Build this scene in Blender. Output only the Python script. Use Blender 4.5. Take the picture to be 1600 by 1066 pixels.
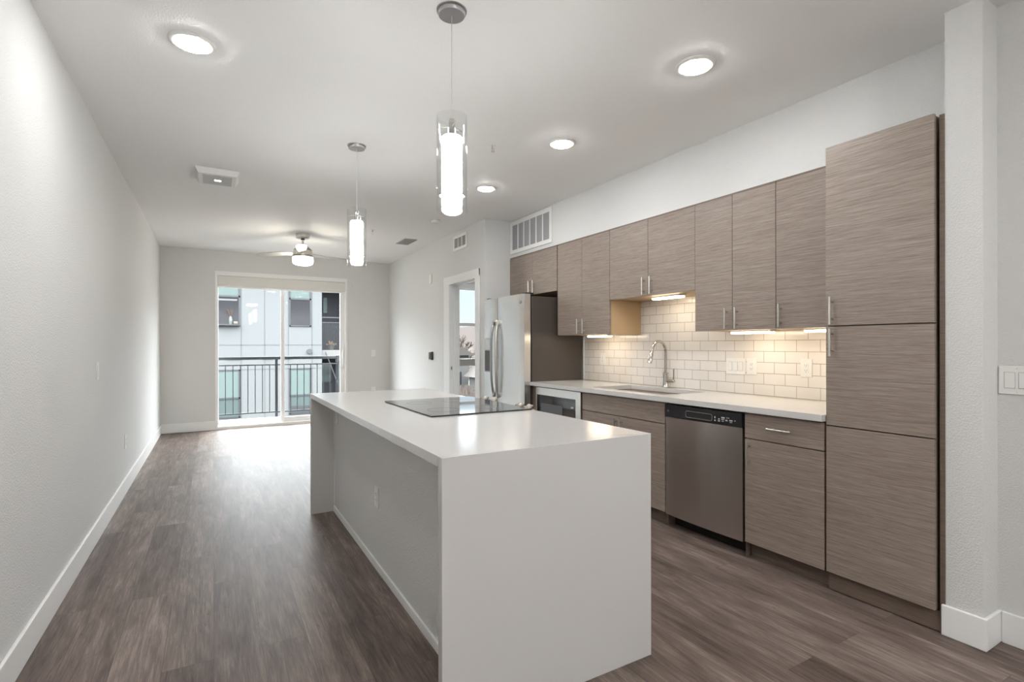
import bpy, bmesh, math, random
from mathutils import Vector, Matrix
random.seed(7)
PI = math.pi
scene = bpy.context.scene
for o in list(bpy.data.objects): bpy.data.objects.remove(o)
COL = scene.collection

# ------------------------------------------------------------------ camera
H = 2.742            # ceiling height
cam_d = bpy.data.cameras.new('camera'); cam = bpy.data.objects.new('camera', cam_d); COL.objects.link(cam)
cam_d.sensor_width = 36.0; cam_d.lens = 807.9/1600*36
cam_d.shift_y = 6.88/1600; cam_d.clip_start = 0.05; cam_d.clip_end = 600
yaw = math.radians(30.01); rl = math.radians(0.1)
Rv = Vector((math.cos(yaw), -math.sin(yaw), 0)); Uv = Vector((0, 0, 1)); Fv = Vector((math.sin(yaw), math.cos(yaw), 0))
cx_ = Rv*math.cos(rl) - Uv*math.sin(rl); cy_ = Uv*math.cos(rl) + Rv*math.sin(rl); cz_ = -Fv
M = Matrix((cx_, cy_, cz_)).transposed().to_4x4(); M.translation = Vector((0, 0, 1.28))
cam.matrix_world = M
scene.camera = cam

# ------------------------------------------------------------------ world, exposure
scene.view_settings.view_transform = 'Standard'
scene.view_settings.look = 'None'
scene.view_settings.gamma = 1.0
scene.view_settings.use_curve_mapping = False
scene.view_settings.exposure = 0.97
W = bpy.data.worlds.new('sky'); scene.world = W; W.use_nodes = True
wn, wl = W.node_tree.nodes, W.node_tree.links
wn.clear()
tc = wn.new('ShaderNodeTexCoord'); sp = wn.new('ShaderNodeSeparateXYZ'); cr = wn.new('ShaderNodeValToRGB')
bg = wn.new('ShaderNodeBackground'); wo = wn.new('ShaderNodeOutputWorld')
wl.new(tc.outputs['Generated'], sp.inputs[0]); wl.new(sp.outputs['Z'], cr.inputs[0])
e = cr.color_ramp.elements
e[0].position = 0.0; e[0].color = (0.0265, 0.0285, 0.030, 1)
e[1].position = 0.12; e[1].color = (0.024, 0.0278, 0.031, 1)
e.new(0.21).color = (0.34, 0.36, 0.385, 1); e.new(0.45).color = (0.60, 0.63, 0.66, 1); e.new(1.0).color = (0.70, 0.73, 0.75, 1)     # an overcast sky, brighter overhead
wl.new(cr.outputs[0], bg.inputs[0]); bg.inputs[1].default_value = 19.0
wl.new(bg.outputs[0], wo.inputs[0])

# lamp strengths (the visible lamps, plus unseen fill lamps added out of view)
L_DOWN = 96.0
L_PEND = 26.0
L_FAN = 38.0
L_FILL = 76.0
L_UC = 9.5

# ------------------------------------------------------------------ materials
def new_mat(name):
    m = bpy.data.materials.new(name); m.use_nodes = True
    return m, m.node_tree.nodes, m.node_tree.links, m.node_tree.nodes['Principled BSDF']
def mat(name, col, rough=0.5, metal=0.0, bump=0, bscale=200, spec=None, coat=0):
    m, n, l, b = new_mat(name)
    b.inputs['Base Color'].default_value = (*col, 1); b.inputs['Roughness'].default_value = rough
    b.inputs['Metallic'].default_value = metal
    if spec is not None: b.inputs['Specular IOR Level'].default_value = spec
    if coat: b.inputs['Coat Weight'].default_value = coat
    if bump:
        g = n.new('ShaderNodeNewGeometry'); t = n.new('ShaderNodeTexNoise'); t.inputs['Scale'].default_value = bscale
        t.inputs['Detail'].default_value = 3
        bu = n.new('ShaderNodeBump'); bu.inputs['Strength'].default_value = bump; bu.inputs['Distance'].default_value = 0.004
        l.new(g.outputs['Position'], t.inputs['Vector']); l.new(t.outputs['Fac'], bu.inputs['Height']); l.new(bu.outputs[0], b.inputs['Normal'])
    return m
def emis(name, col, s):
    m, n, l, b = new_mat(name)
    b.inputs['Base Color'].default_value = (*col, 1)
    b.inputs['Emission Color'].default_value = (*col, 1); b.inputs['Emission Strength'].default_value = s
    return m
def glass(name, tint=(1, 1, 1), refl=1.0, base=0.0):
    m, n, l, b = new_mat(name); n.remove(b)
    out = [x for x in n if x.type == 'OUTPUT_MATERIAL'][0]
    tr = n.new('ShaderNodeBsdfTransparent'); tr.inputs[0].default_value = (*tint, 1)
    gl = n.new('ShaderNodeBsdfGlossy'); gl.inputs['Roughness'].default_value = 0.0
    fr = n.new('ShaderNodeLayerWeight'); fr.inputs[0].default_value = 0.5
    pw = n.new('ShaderNodeMath'); pw.operation = 'POWER'; pw.inputs[1].default_value = 5.0; l.new(fr.outputs['Facing'], pw.inputs[0])
    mx = n.new('ShaderNodeMixShader'); mu = n.new('ShaderNodeMath'); mu.operation = 'MULTIPLY_ADD'
    mu.inputs[1].default_value = refl; mu.inputs[2].default_value = base
    l.new(pw.outputs[0], mu.inputs[0]); l.new(mu.outputs[0], mx.inputs[0]); l.new(tr.outputs[0], mx.inputs[1]); l.new(gl.outputs[0], mx.inputs[2])
    l.new(mx.outputs[0], out.inputs[0])
    return m
def ramp(n, stops):
    r = n.new('ShaderNodeValToRGB'); e = r.color_ramp.elements
    while len(e) < len(stops): e.new(0.5)
    for i, (p, c) in enumerate(stops): e[i].position = p; e[i].color = (*c, 1)
    return r

wall_m = mat('wall_paint', (0.66, 0.66, 0.65), 0.6, bump=0.9, bscale=130)
ceil_m = mat('ceiling_paint', (0.87, 0.868, 0.86), 0.7, bump=0.3, bscale=120)
trim_m = mat('trim_white', (0.80, 0.80, 0.79), 0.35)
quartz = mat('white_quartz', (0.6080, 0.6004, 0.5871), 0.16)
quartz_k = quartz
nickel = mat('brushed_nickel', (0.62, 0.60, 0.57), 0.28, 1.0)
faucet_m = mat('faucet_nickel', (0.60, 0.58, 0.55), 0.14, 1.0)
chrome = mat('chrome', (0.75, 0.74, 0.72), 0.08, 1.0)
black_gl = mat('black_glass', (0.012, 0.012, 0.014), 0.04, coat=0.5)
black_pl = mat('black_plastic', (0.02, 0.02, 0.022), 0.3)
dark_gap = mat('dark_recess', (0.012, 0.011, 0.01), 0.7)
white_pl = mat('white_plastic', (0.80, 0.80, 0.78), 0.35)
slot_m = mat('slot_dark', (0.05, 0.05, 0.05), 0.5)
grey_in = mat('filter_grey', (0.36, 0.36, 0.37), 0.9, bump=0.5, bscale=250)
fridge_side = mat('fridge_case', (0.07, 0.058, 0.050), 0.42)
maple = mat('cabinet_side_maple', (0.50, 0.36, 0.21), 0.5)
rail_m = mat('railing_metal', (0.0240, 0.0256, 0.0280), 0.45)
pane_m = glass('window_glass', (0.97, 0.985, 0.98), 0.5, 0.005)
lampglass = glass('clear_lamp_glass', (0.975, 0.98, 0.98), 0.5, 0.03)
shade_m = mat('shade_fabric', (0.70, 0.69, 0.65), 0.8)
tub_white = mat('balcony_white', (0.0840, 0.0840, 0.0882), 0.6)

def stainless(name, col, rough, along='Z'):
    m, n, l, b = new_mat(name)
    b.inputs['Base Color'].default_value = (*col, 1); b.inputs['Metallic'].default_value = 1.0
    b.inputs['Roughness'].default_value = rough
    b.inputs['Anisotropic'].default_value = 0.95 if 'dish' in name else 0.75
    tg = n.new('ShaderNodeTangent'); tg.direction_type = 'RADIAL'; tg.axis = 'Z'; l.new(tg.outputs[0], b.inputs['Tangent'])
    b.inputs['Anisotropic Rotation'].default_value = 0.25 if 'dish' in name else 0.0
    return m
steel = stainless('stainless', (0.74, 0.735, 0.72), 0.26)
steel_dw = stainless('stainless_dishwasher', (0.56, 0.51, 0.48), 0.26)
steel_sink = mat('sink_steel', (0.27, 0.24, 0.215), 0.35, 1.0)

def wood_laminate(name, cols, rough=0.45):
    m, n, l, b = new_mat(name)
    g = n.new('ShaderNodeNewGeometry'); oi = n.new('ShaderNodeObjectInfo')
    ad = n.new('ShaderNodeVectorMath'); ad.operation = 'ADD'
    cb = n.new('ShaderNodeCombineXYZ'); mm = n.new('ShaderNodeMath'); mm.operation = 'MULTIPLY'; mm.inputs[1].default_value = 9.0
    l.new(oi.outputs['Random'], mm.inputs[0]); l.new(mm.outputs[0], cb.inputs[1]); l.new(mm.outputs[0], cb.inputs[2])
    l.new(g.outputs['Position'], ad.inputs[0]); l.new(cb.outputs[0], ad.inputs[1])
    def noise(sc, det, vs, dist=0):
        mp = n.new('ShaderNodeMapping'); mp.inputs['Scale'].default_value = vs
        t = n.new('ShaderNodeTexNoise'); t.inputs['Scale'].default_value = sc; t.inputs['Detail'].default_value = det
        t.inputs['Roughness'].default_value = 0.65; t.inputs['Distortion'].default_value = dist
        l.new(ad.outputs[0], mp.inputs[0]); l.new(mp.outputs[0], t.inputs['Vector']); return t
    a = noise(1.0, 5, (5, 5, 230), 0.3); c = noise(1.0, 3, (1.6, 1.6, 70), 0.2); e = noise(1.0, 3, (14, 14, 520))
    mx = n.new('ShaderNodeMix'); mx.data_type = 'FLOAT'; mx.inputs[0].default_value = 0.33
    l.new(a.outputs['Fac'], mx.inputs[2]); l.new(c.outputs['Fac'], mx.inputs[3])
    mx2 = n.new('ShaderNodeMix'); mx2.data_type = 'FLOAT'; mx2.inputs[0].default_value = 0.36
    l.new(mx.outputs[0], mx2.inputs[2]); l.new(e.outputs['Fac'], mx2.inputs[3])
    r = ramp(n, [(0.36, cols[0]), (0.49, cols[1]), (0.62, cols[2])])
    l.new(mx2.outputs[0], r.inputs[0]); l.new(r.outputs[0], b.inputs['Base Color'])
    bu = n.new('ShaderNodeBump'); bu.inputs['Strength'].default_value = 0.15; bu.inputs['Distance'].default_value = 0.001
    l.new(mx2.outputs[0], bu.inputs['Height']); l.new(bu.outputs[0], b.inputs['Normal'])
    b.inputs['Roughness'].default_value = rough
    return m
lam = wood_laminate('taupe_laminate', [(0.155, 0.117, 0.096), (0.252, 0.200, 0.167), (0.350, 0.292, 0.250)])
toe_m = wood_laminate('toe_laminate', [(0.10, 0.072, 0.055), (0.15, 0.11, 0.085), (0.20, 0.155, 0.12)])

def floor_mat():
    m, n, l, b = new_mat('vinyl_plank')
    g = n.new('ShaderNodeNewGeometry'); s = n.new('ShaderNodeSeparateXYZ'); l.new(g.outputs['Position'], s.inputs[0])
    c = n.new('ShaderNodeCombineXYZ'); l.new(s.outputs['Y'], c.inputs[0]); l.new(s.outputs['X'], c.inputs[1])
    bk = n.new('ShaderNodeTexBrick'); l.new(c.outputs[0], bk.inputs['Vector'])
    bk.inputs['Scale'].default_value = 1.0; bk.inputs['Brick Width'].default_value = 1.22; bk.inputs['Row Height'].default_value = 0.178
    bk.inputs['Mortar Size'].default_value = 0.0009; bk.inputs['Mortar Smooth'].default_value = 0.0; bk.offset = 0.37
    bk.inputs['Color1'].default_value = (0, 0, 0, 1); bk.inputs['Color2'].default_value = (1, 1, 1, 1); bk.inputs['Mortar'].default_value = (0.5, 0.5, 0.5, 1)
    bw = n.new('ShaderNodeRGBToBW'); l.new(bk.outputs['Color'], bw.inputs[0])
    off = n.new('ShaderNodeMath'); off.operation = 'MULTIPLY'; off.inputs[1].default_value = 37.0; l.new(bw.outputs[0], off.inputs[0])
    cv = n.new('ShaderNodeCombineXYZ'); l.new(s.outputs['X'], cv.inputs[0]); l.new(s.outputs['Y'], cv.inputs[1]); l.new(off.outputs[0], cv.inputs[2])
    def noise(vs, det, dist, rough=0.6):
        mp = n.new('ShaderNodeMapping'); mp.inputs['Scale'].default_value = vs
        t = n.new('ShaderNodeTexNoise'); t.inputs['Scale'].default_value = 1; t.inputs['Detail'].default_value = det
        t.inputs['Distortion'].default_value = dist; t.inputs['Roughness'].default_value = rough
        l.new(cv.outputs[0], mp.inputs[0]); l.new(mp.outputs[0], t.inputs['Vector']); return t
    fine = noise((150, 6.0, 1), 6, 0.5, 0.8); med = noise((20, 1.6, 1), 4, 1.6); big = noise((5.5, 1.1, 1), 3, 1.2)
    knot = noise((26, 4.5, 1), 3, 2.0)
    def mixf(f, a, bb):
        x = n.new('ShaderNodeMix'); x.data_type = 'FLOAT'; x.inputs[0].default_value = f; l.new(a, x.inputs[2]); l.new(bb, x.inputs[3]); return x.outputs[0]
    v = mixf(0.36, fine.outputs['Fac'], med.outputs['Fac']); v = mixf(0.30, v, big.outputs['Fac']); v = mixf(0.06, v, bw.outputs[0])
    r = ramp(n, [(0.36, (0.046, 0.031, 0.026)), (0.46, (0.112, 0.083, 0.070)), (0.53, (0.170, 0.130, 0.111)), (0.62, (0.29, 0.238, 0.206))])
    l.new(v, r.inputs[0])
    kr = ramp(n, [(0.66, (1, 1, 1)), (0.76, (0.45, 0.42, 0.40))]); l.new(knot.outputs['Fac'], kr.inputs[0])
    mu = n.new('ShaderNodeMix'); mu.data_type = 'RGBA'; mu.blend_type = 'MULTIPLY'; mu.inputs[0].default_value = 1.0
    l.new(r.outputs[0], mu.inputs[6]); l.new(kr.outputs[0], mu.inputs[7])
    dk = n.new('ShaderNodeMix'); dk.data_type = 'RGBA'; l.new(bk.outputs['Fac'], dk.inputs[0]); l.new(mu.outputs[2], dk.inputs[6]); dk.inputs[7].default_value = (0.075, 0.058, 0.05, 1)
    l.new(dk.outputs[2], b.inputs['Base Color'])
    mr = n.new('ShaderNodeMapRange'); mr.inputs[3].default_value = 0.40; mr.inputs[4].default_value = 0.56; l.new(fine.outputs['Fac'], mr.inputs[0]); l.new(mr.outputs[0], b.inputs['Roughness'])
    b.inputs['Specular IOR Level'].default_value = 0.30
    bu = n.new('ShaderNodeBump'); bu.inputs['Strength'].default_value = 0.25; bu.inputs['Distance'].default_value = 0.002
    l.new(v, bu.inputs['Height']); l.new(bu.outputs[0], b.inputs['Normal'])
    return m
floor_m = floor_mat()

def tile_mat():
    m, n, l, b = new_mat('subway_tile')
    g = n.new('ShaderNodeNewGeometry'); s = n.new('ShaderNodeSeparateXYZ'); l.new(g.outputs['Position'], s.inputs[0])
    ay = n.new('ShaderNodeMath'); ay.operation = 'ADD'; ay.inputs[1].default_value = -2.149 + 1.6; l.new(s.outputs['Y'], ay.inputs[0])
    az = n.new('ShaderNodeMath'); az.operation = 'ADD'; az.inputs[1].default_value = -0.918 + 0.79*2; l.new(s.outputs['Z'], az.inputs[0])
    c = n.new('ShaderNodeCombineXYZ'); l.new(ay.outputs[0], c.inputs[0]); l.new(az.outputs[0], c.inputs[1])
    bk = n.new('ShaderNodeTexBrick'); l.new(c.outputs[0], bk.inputs['Vector'])
    bk.inputs['Scale'].default_value = 1.0; bk.inputs['Brick Width'].default_value = 0.160; bk.inputs['Row Height'].default_value = 0.079
    bk.inputs['Mortar Size'].default_value = 0.0017; bk.inputs['Mortar Smooth'].default_value = 0.1; bk.offset = 0.5
    bk.inputs['Color1'].default_value = (0.76, 0.735, 0.70, 1); bk.inputs['Color2'].default_value = (0.80, 0.775, 0.74, 1)
    bk.inputs['Mortar'].default_value = (0.30, 0.27, 0.24, 1)
    l.new(bk.outputs['Color'], b.inputs['Base Color'])
    mr = n.new('ShaderNodeMapRange'); mr.inputs[3].default_value = 0.14; mr.inputs[4].default_value = 0.8; l.new(bk.outputs['Fac'], mr.inputs[0]); l.new(mr.outputs[0], b.inputs['Roughness'])
    bu = n.new('ShaderNodeBump'); bu.inputs['Strength'].default_value = 0.6; bu.inputs['Distance'].default_value = 0.001; bu.invert = True
    l.new(bk.outputs['Fac'], bu.inputs['Height']); l.new(bu.outputs[0], b.inputs['Normal'])
    return m
tile_m = tile_mat()

# ------------------------------------------------------------------ mesh helpers (world coordinates)
def BM(): return bmesh.new()
def box(bm, x0, x1, y0, y1, z0, z1, bev=0.0, seg=2):
    t = bmesh.new(); bmesh.ops.create_cube(t, size=1.0)
    for v in t.verts: v.co = Vector(((x0+x1)/2+v.co.x*(x1-x0), (y0+y1)/2+v.co.y*(y1-y0), (z0+z1)/2+v.co.z*(z1-z0)))
    if bev: bmesh.ops.bevel(t, geom=list(t.edges), offset=bev, segments=seg, affect='EDGES', profile=0.5)
    merge(bm, t); return bm
def merge(bm, t, mtx=None):
    if mtx is not None: t.transform(mtx)
    me = bpy.data.meshes.new('tmp'); t.to_mesh(me); bm.from_mesh(me); bpy.data.meshes.remove(me); t.free()
def lathe(bm, prof, c, n=32, axis='Z', mtx=None):
    """prof: (r, h) list; revolve about the axis through c"""
    t = bmesh.new(); rings = []
    for r, h in prof:
        if r < 1e-6: rings.append([t.verts.new((0, 0, h))])
        else: rings.append([t.verts.new((r*math.cos(2*PI*i/n), r*math.sin(2*PI*i/n), h)) for i in range(n)])
    for a, b in zip(rings[:-1], rings[1:]):
        for i in range(n):
            j = (i+1) % n
            if len(a) == 1 and len(b) == 1: continue
            if len(a) == 1: t.faces.new((a[0], b[j], b[i]))
            elif len(b) == 1: t.faces.new((a[i], a[j], b[0]))
            else: t.faces.new((a[i], a[j], b[j], b[i]))
    bmesh.ops.recalc_face_normals(t, faces=t.faces)
    R = Matrix.Identity(4)
    if axis == 'X': R = Matrix.Rotation(PI/2, 4, 'Y')
    if axis == 'Y': R = Matrix.Rotation(-PI/2, 4, 'X')
    if mtx is not None: R = mtx @ R
    merge(bm, t, Matrix.Translation(Vector(c)) @ R); return bm
def cyl(bm, c, r, h, n=24, axis='Z', mtx=None):
    return lathe(bm, [(0, 0), (r, 0), (r, h), (0, h)], c, n, axis, mtx)
def tube(bm, pts, r, n=12, rs=None, cap=True):
    pts = [Vector(p) for p in pts]; rings = []; prev = None
    for i, p in enumerate(pts):
        d = (pts[min(i+1, len(pts)-1)] - pts[max(i-1, 0)]).normalized()
        if prev is None:
            a = Vector((0, 0, 1)) if abs(d.z) < 0.9 else Vector((1, 0, 0)); u = d.cross(a).normalized()
        else: u = (prev - d*prev.dot(d)).normalized()
        prev = u; w = d.cross(u); rr = rs[i] if rs else r
        rings.append([bm.verts.new(p + u*rr*math.cos(2*PI*k/n) + w*rr*math.sin(2*PI*k/n)) for k in range(n)])
    for a, b in zip(rings[:-1], rings[1:]):
        for k in range(n): bm.faces.new((a[k], a[(k+1) % n], b[(k+1) % n], b[k]))
    if cap and n > 2: bm.faces.new(rings[0][::-1]); bm.faces.new(rings[-1])
    return bm
def prism(bm, poly, y0, y1, plane='XZ'):
    """extrude a polygon given in XZ along Y"""
    t = bmesh.new()
    f = lambda p, y: (p[0], y, p[1]) if plane == 'XZ' else ((y, p[0], p[1]) if plane == 'YZ' else (p[0], p[1], y))
    a = [t.verts.new(f(p, y0)) for p in poly]; b = [t.verts.new(f(p, y1)) for p in poly]; k = len(poly)
    t.faces.new(a); t.faces.new(b[::-1])
    for i in range(k): t.faces.new((a[i], b[i], b[(i+1) % k], a[(i+1) % k]))
    bmesh.ops.recalc_face_normals(t, faces=t.faces); merge(bm, t); return bm

ROOTLOC = {}
def obj(name, bm, m, parent=None, smooth=False, label=None):
    if parent is None:
        xs = [v.co for v in bm.verts]
        org = Vector(((min(v.x for v in xs)+max(v.x for v in xs))/2, (min(v.y for v in xs)+max(v.y for v in xs))/2, min(v.z for v in xs)))
    else: org = ROOTLOC[parent.name]
    for v in bm.verts: v.co -= org
    me = bpy.data.meshes.new(name); bm.to_mesh(me); bm.free(); me.materials.append(m)
    if smooth:
        for p in me.polygons: p.use_smooth = True
        try: me.set_sharp_from_angle(angle=math.radians(38))
        except Exception: pass
    o = bpy.data.objects.new(name, me); COL.objects.link(o)
    if parent is None: o.location = org
    else: o.parent = parent
    ROOTLOC[o.name] = org
    if label: o['label'] = label
    return o
def thing(name, loc, label, cat, group=None):
    o = bpy.data.objects.new(name, None); COL.objects.link(o); o.location = loc; o.empty_display_size = 0.05
    ROOTLOC[o.name] = Vector(loc); o['label'] = label; o['category'] = cat
    if group: o['group'] = group
    return o
def tag(o, label, cat, group=None):
    o['label'] = label; o['category'] = cat
    if group: o['group'] = group
    return o
def struct(o):
    o['kind'] = 'structure'; return o
def bx(x0, x1, y0, y1, z0, z1, bev=0, seg=2): return box(BM(), x0, x1, y0, y1, z0, z1, bev, seg)
def dup(root, loc, label, group=None):
    def rec(o, par):
        c = o.copy(); COL.objects.link(c)
        if par is not None: c.parent = par
        for ch in list(o.children): rec(ch, c)
        return c
    r = rec(root, None); r.location = loc; r['label'] = label
    if group: r['group'] = group
    return r

# ------------------------------------------------------------------ room shell
YB = -3.2            # wall behind the camera
YF = 9.077           # far wall
struct(obj('floor', bx(-0.82, 7.1, YB-0.15, YF+0.05, -0.2, 0), floor_m))
struct(obj('ceiling', bx(-0.82, 7.1, YB-0.15, YF+0.2, H, H+0.2), ceil_m))
struct(obj('wall_left', bx(-0.82, -0.67, YB-0.15, YF+0.2, 0, H), wall_m))
b = BM()
X0, X1, ZT = 0.02, 1.985, 2.425       # sliding door opening
box(b, -0.67, X0, YF, YF+0.2, 0, H); box(b, X0, X1, YF, YF+0.2, ZT, H); box(b, X1, 3.55, YF, YF+0.2, 0, H)
box(b, 3.55, 5.25, YF, YF+0.2, 2.40, H); box(b, 3.55, 5.25, YF, YF+0.2, 0, 0.02); box(b, 5.25, 7.1, YF, YF+0.2, 0, H)
struct(obj('wall_far', b, wall_m))
b = BM()                                # wall between living room and bedroom with door opening
DY0, DY1, DZ = 5.556, 6.335, 2.085
box(b, 2.716, 2.836, 5.32, DY0-0.02, 0, H); box(b, 2.716, 2.836, DY1+0.02, YF, 0, H); box(b, 2.716, 2.836, DY0-0.02, DY1+0.02, DZ+0.02, H)
box(b, 2.836, 3.55, 5.32, 5.43, 0, H)
struct(obj('wall_living', b, wall_m))
struct(obj('wall_kitchen', bx(3.43, 3.55, 0.6, 5.32, 0, H), wall_m))
struct(obj('wall_above_cabinets', bx(3.055, 3.43, 1.018, 5.32, 2.312, H), wall_m))
struct(obj('wall_column', bx(2.793, 3.43, 0.889, 1.018, 0, H), wall_m))
struct(obj('wall_right', bx(2.946, 3.10, YB, 0.889, 0, H), wall_m))
struct(obj('wall_back', bx(-0.67, 3.10, YB-0.15, YB, 0, H), wall_m))
struct(obj('wall_bedroom', bx(6.9, 7.1, 5.43, YF, 0, H), wall_m))
struct(obj('wall_bedroom_near', bx(3.55, 7.1, 5.20, 5.43, 0, H), wall_m))

def baseboard(name, segs, axis):
    b = BM()
    for s in segs: box(b, *s, 0, 0.135, 0.004)
    return struct(obj(name, b, trim_m))
baseboard('baseboard_left', [(-0.67, -0.655, YB, YF)], 'Y')
baseboard('baseboard_far', [(-0.655, X0-0.002, YF-0.015, YF), (X1+0.002, 2.716, YF-0.015, YF)], 'X')
baseboard('baseboard_living', [(2.701, 2.716, 6.59, YF-0.015), (2.701, 2.716, 5.32, 5.465)], 'Y')
baseboard('baseboard_column', [(2.778, 2.793, 0.874, 1.030), (2.793, 2.946, 0.874, 0.889)], 'Y')
baseboard('baseboard_right', [(2.931, 2.946, YB, 0.874)], 'Y')
baseboard('baseboard_bedroom', [(3.0, 3.55, YF-0.015, YF)], 'X')

# bedroom door trim: casing, jamb, strike plate
b = BM(); cw = 0.085
box(b, 2.698, 2.716, DY1+0.02, DY1+0.02+cw*1.9, 0, 2.185, 0.003); box(b, 2.698, 2.716, DY0-0.02-cw, DY0-0.02, 0, 2.185, 0.003)
box(b, 2.697, 2.716, DY0-0.02-cw, DY1+0.02+cw*1.9, 2.100, 2.19, 0.003)
o = struct(obj('trim_1', b, trim_m))
b = BM()
box(b, 2.700, 2.85, DY1, DY1+0.02, 0, DZ); box(b, 2.700, 2.85, DY0-0.02, DY0, 0, DZ); box(b, 2.700, 2.85, DY0-0.02, DY1+0.02, DZ, DZ+0.02)
box(b, 2.76, 2.80, DY1-0.012, DY1, 0, DZ); box(b, 2.76, 2.80, DY0, DY0+0.012, 0, DZ); box(b, 2.76, 2.80, DY0, DY1, DZ-0.012, DZ)
d2 = struct(obj('door_2', b, trim_m))
b = BM(); box(b, 2.72, 2.745, DY1-0.003, DY1+0.001, 0.95, 1.01)
obj('strike_plate', b, nickel, d2)
b = BM(); box(b, 2.727, 2.739, DY1-0.004, DY1-0.001, 0.967, 0.993)
obj('latch_hole', b, slot_m, d2)

# bedroom window on the far wall
b = BM()
for (a, c, z0, z1) in [(3.55, 3.61, 0.02, 2.40), (5.19, 5.25, 0.02, 2.40), (4.66, 4.72, 0.02, 2.40)]: box(b, a, c, YF+0.05, YF+0.12, z0, z1, 0.003)
for (z0, z1) in [(2.355, 2.40), (1.655, 1.72), (0.02, 0.08)]: box(b, 3.55, 5.25, YF+0.05, YF+0.12, z0, z1, 0.003)
w1 = struct(obj('window_1', b, trim_m))
obj('window_glass', bx(3.60, 5.20, YF+0.082, YF+0.088, 0.07, 2.37), pane_m, w1)
obj('transom_rail', bx(3.60, 5.20, YF+0.06, YF+0.115, 0.885, 1.02, 0.003), mat('grey_rail', (0.40, 0.40, 0.375), 0.5), w1)
b = BM(); box(b, 3.50, 5.30, YF-0.02, YF, 2.38, 2.47, 0.003)
struct(obj('trim_2', b, trim_m))

# ------------------------------------------------------------------ sliding glass door
b = BM(); yf0, yf1 = YF-0.012, YF+0.16
box(b, X0+0.001, X0+0.035, yf0, yf1, 0, ZT-0.0005); box(b, X1-0.035, X1-0.001, yf0, yf1, 0, ZT-0.0005)
box(b, X0+0.034, X1-0.034, yf0, yf1, ZT-0.065, ZT-0.0005); box(b, X0+0.034, X1-0.034, yf0, yf1, 0, 0.045)
box(b, X0+0.035, X1-0.035, YF+0.03, YF+0.05, 0.045, 0.062); box(b, X0+0.035, X1-0.035, YF+0.09, YF+0.11, 0.045, 0.062)
d1 = struct(obj('door_1', b, trim_m))
b = BM()
def sash(b, xa, xb, y0, y1, sl, sr):
    box(b, xa, xa+sl, y0, y1, 0.062, ZT-0.07, 0.003); box(b, xb-sr, xb, y0, y1, 0.062, ZT-0.07, 0.003)
    box(b, xa+sl, xb-sr, y0, y1, 0.062, 0.125, 0.003); box(b, xa+sl, xb-sr, y0, y1, ZT-0.13, ZT-0.07, 0.003)
sash(b, 0.945, X1-0.035, YF+0.035, YF+0.075, 0.055, 0.075)
sl1 = obj('sliding_panel', b, trim_m, d1)
obj('panel_glass', bx(0.99, X1-0.10, YF+0.053, YF+0.057, 0.10, ZT-0.10), pane_m, sl1)
b = BM(); tube(b, [(1.915, YF+0.035, 0.93), (1.915, YF-0.0, 0.95), (1.915, YF-0.0, 1.19), (1.915, YF+0.035, 1.21)], 0.009, 8)
box(b, 1.90, 1.93, YF+0.028, YF+0.036, 0.90, 1.24, 0.004)
obj('pull_handle', b, white_pl, sl1, True)
b = BM(); sash(b, X0+0.02, 1.0, YF+0.09, YF+0.13, 0.03, 0.045)
sl2 = obj('fixed_panel', b, trim_m, d1)
obj('fixed_glass', bx(X0+0.05, 0.96, YF+0.108, YF+0.112, 0.10, ZT-0.10), pane_m, sl2)
obj('door_seal', bx(X1-0.098, X1-0.088, YF+0.04, YF+0.07, 0.11, ZT-0.13), slot_m, sl1)

# roller shade at the head of the sliding door
t = thing('roller_shade', (1.0, YF+0.01, 2.17), 'white roller shade rolled up at the top of the sliding glass door', 'shade')
b = BM(); box(b, X0+0.037, X1-0.037, YF-0.022, YF+0.028, 2.20, 2.355, 0.006); obj('cassette', b, shade_m, t)
b = BM(); box(b, X0+0.045, X1-0.045, YF+0.0, YF+0.018, 2.175, 2.20, 0.004); obj('hem_bar', b, white_pl, t)

# ------------------------------------------------------------------ balcony outside the sliding door
struct(obj('balcony_floor', bx(-0.6, 2.75, YF+0.2, 10.05, -0.18, -0.02, 0.01), tub_white))
t = thing('balcony_railing', (1.0, 9.75, -0.02), 'dark grey metal balcony railing with thin pickets outside the sliding door', 'railing')
yr = 9.75
b = BM(); box(b, -0.58, 2.02, yr-0.025, yr+0.025, 1.045, 1.095, 0.004); obj('top_rail', b, rail_m, t)
b = BM(); box(b, -0.58, 2.02, yr-0.012, yr+0.012, 0.945, 0.965); obj('upper_rail', b, rail_m, t)
b = BM(); box(b, -0.58, 2.02, yr-0.012, yr+0.012, 0.135, 0.155); obj('bottom_rail', b, rail_m, t)
for xp in (0.94, -0.56, 1.985):
    obj('post', bx(xp-0.02, xp+0.02, yr-0.02, yr+0.02, -0.02, 1.05), rail_m, t)
for k in range(-5, 18):
    xp = 0.06+0.1105*k
    if abs(xp-0.94) < 0.03: continue
    obj('picket', bx(xp-0.006, xp+0.006, yr-0.006, yr+0.006, 0.14, 0.95), rail_m, t)
obj('wall_bracket', bx(1.93, 2.0, yr-0.04, yr+0.04, 0.98, 1.11, 0.01), black_pl, t)

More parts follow.
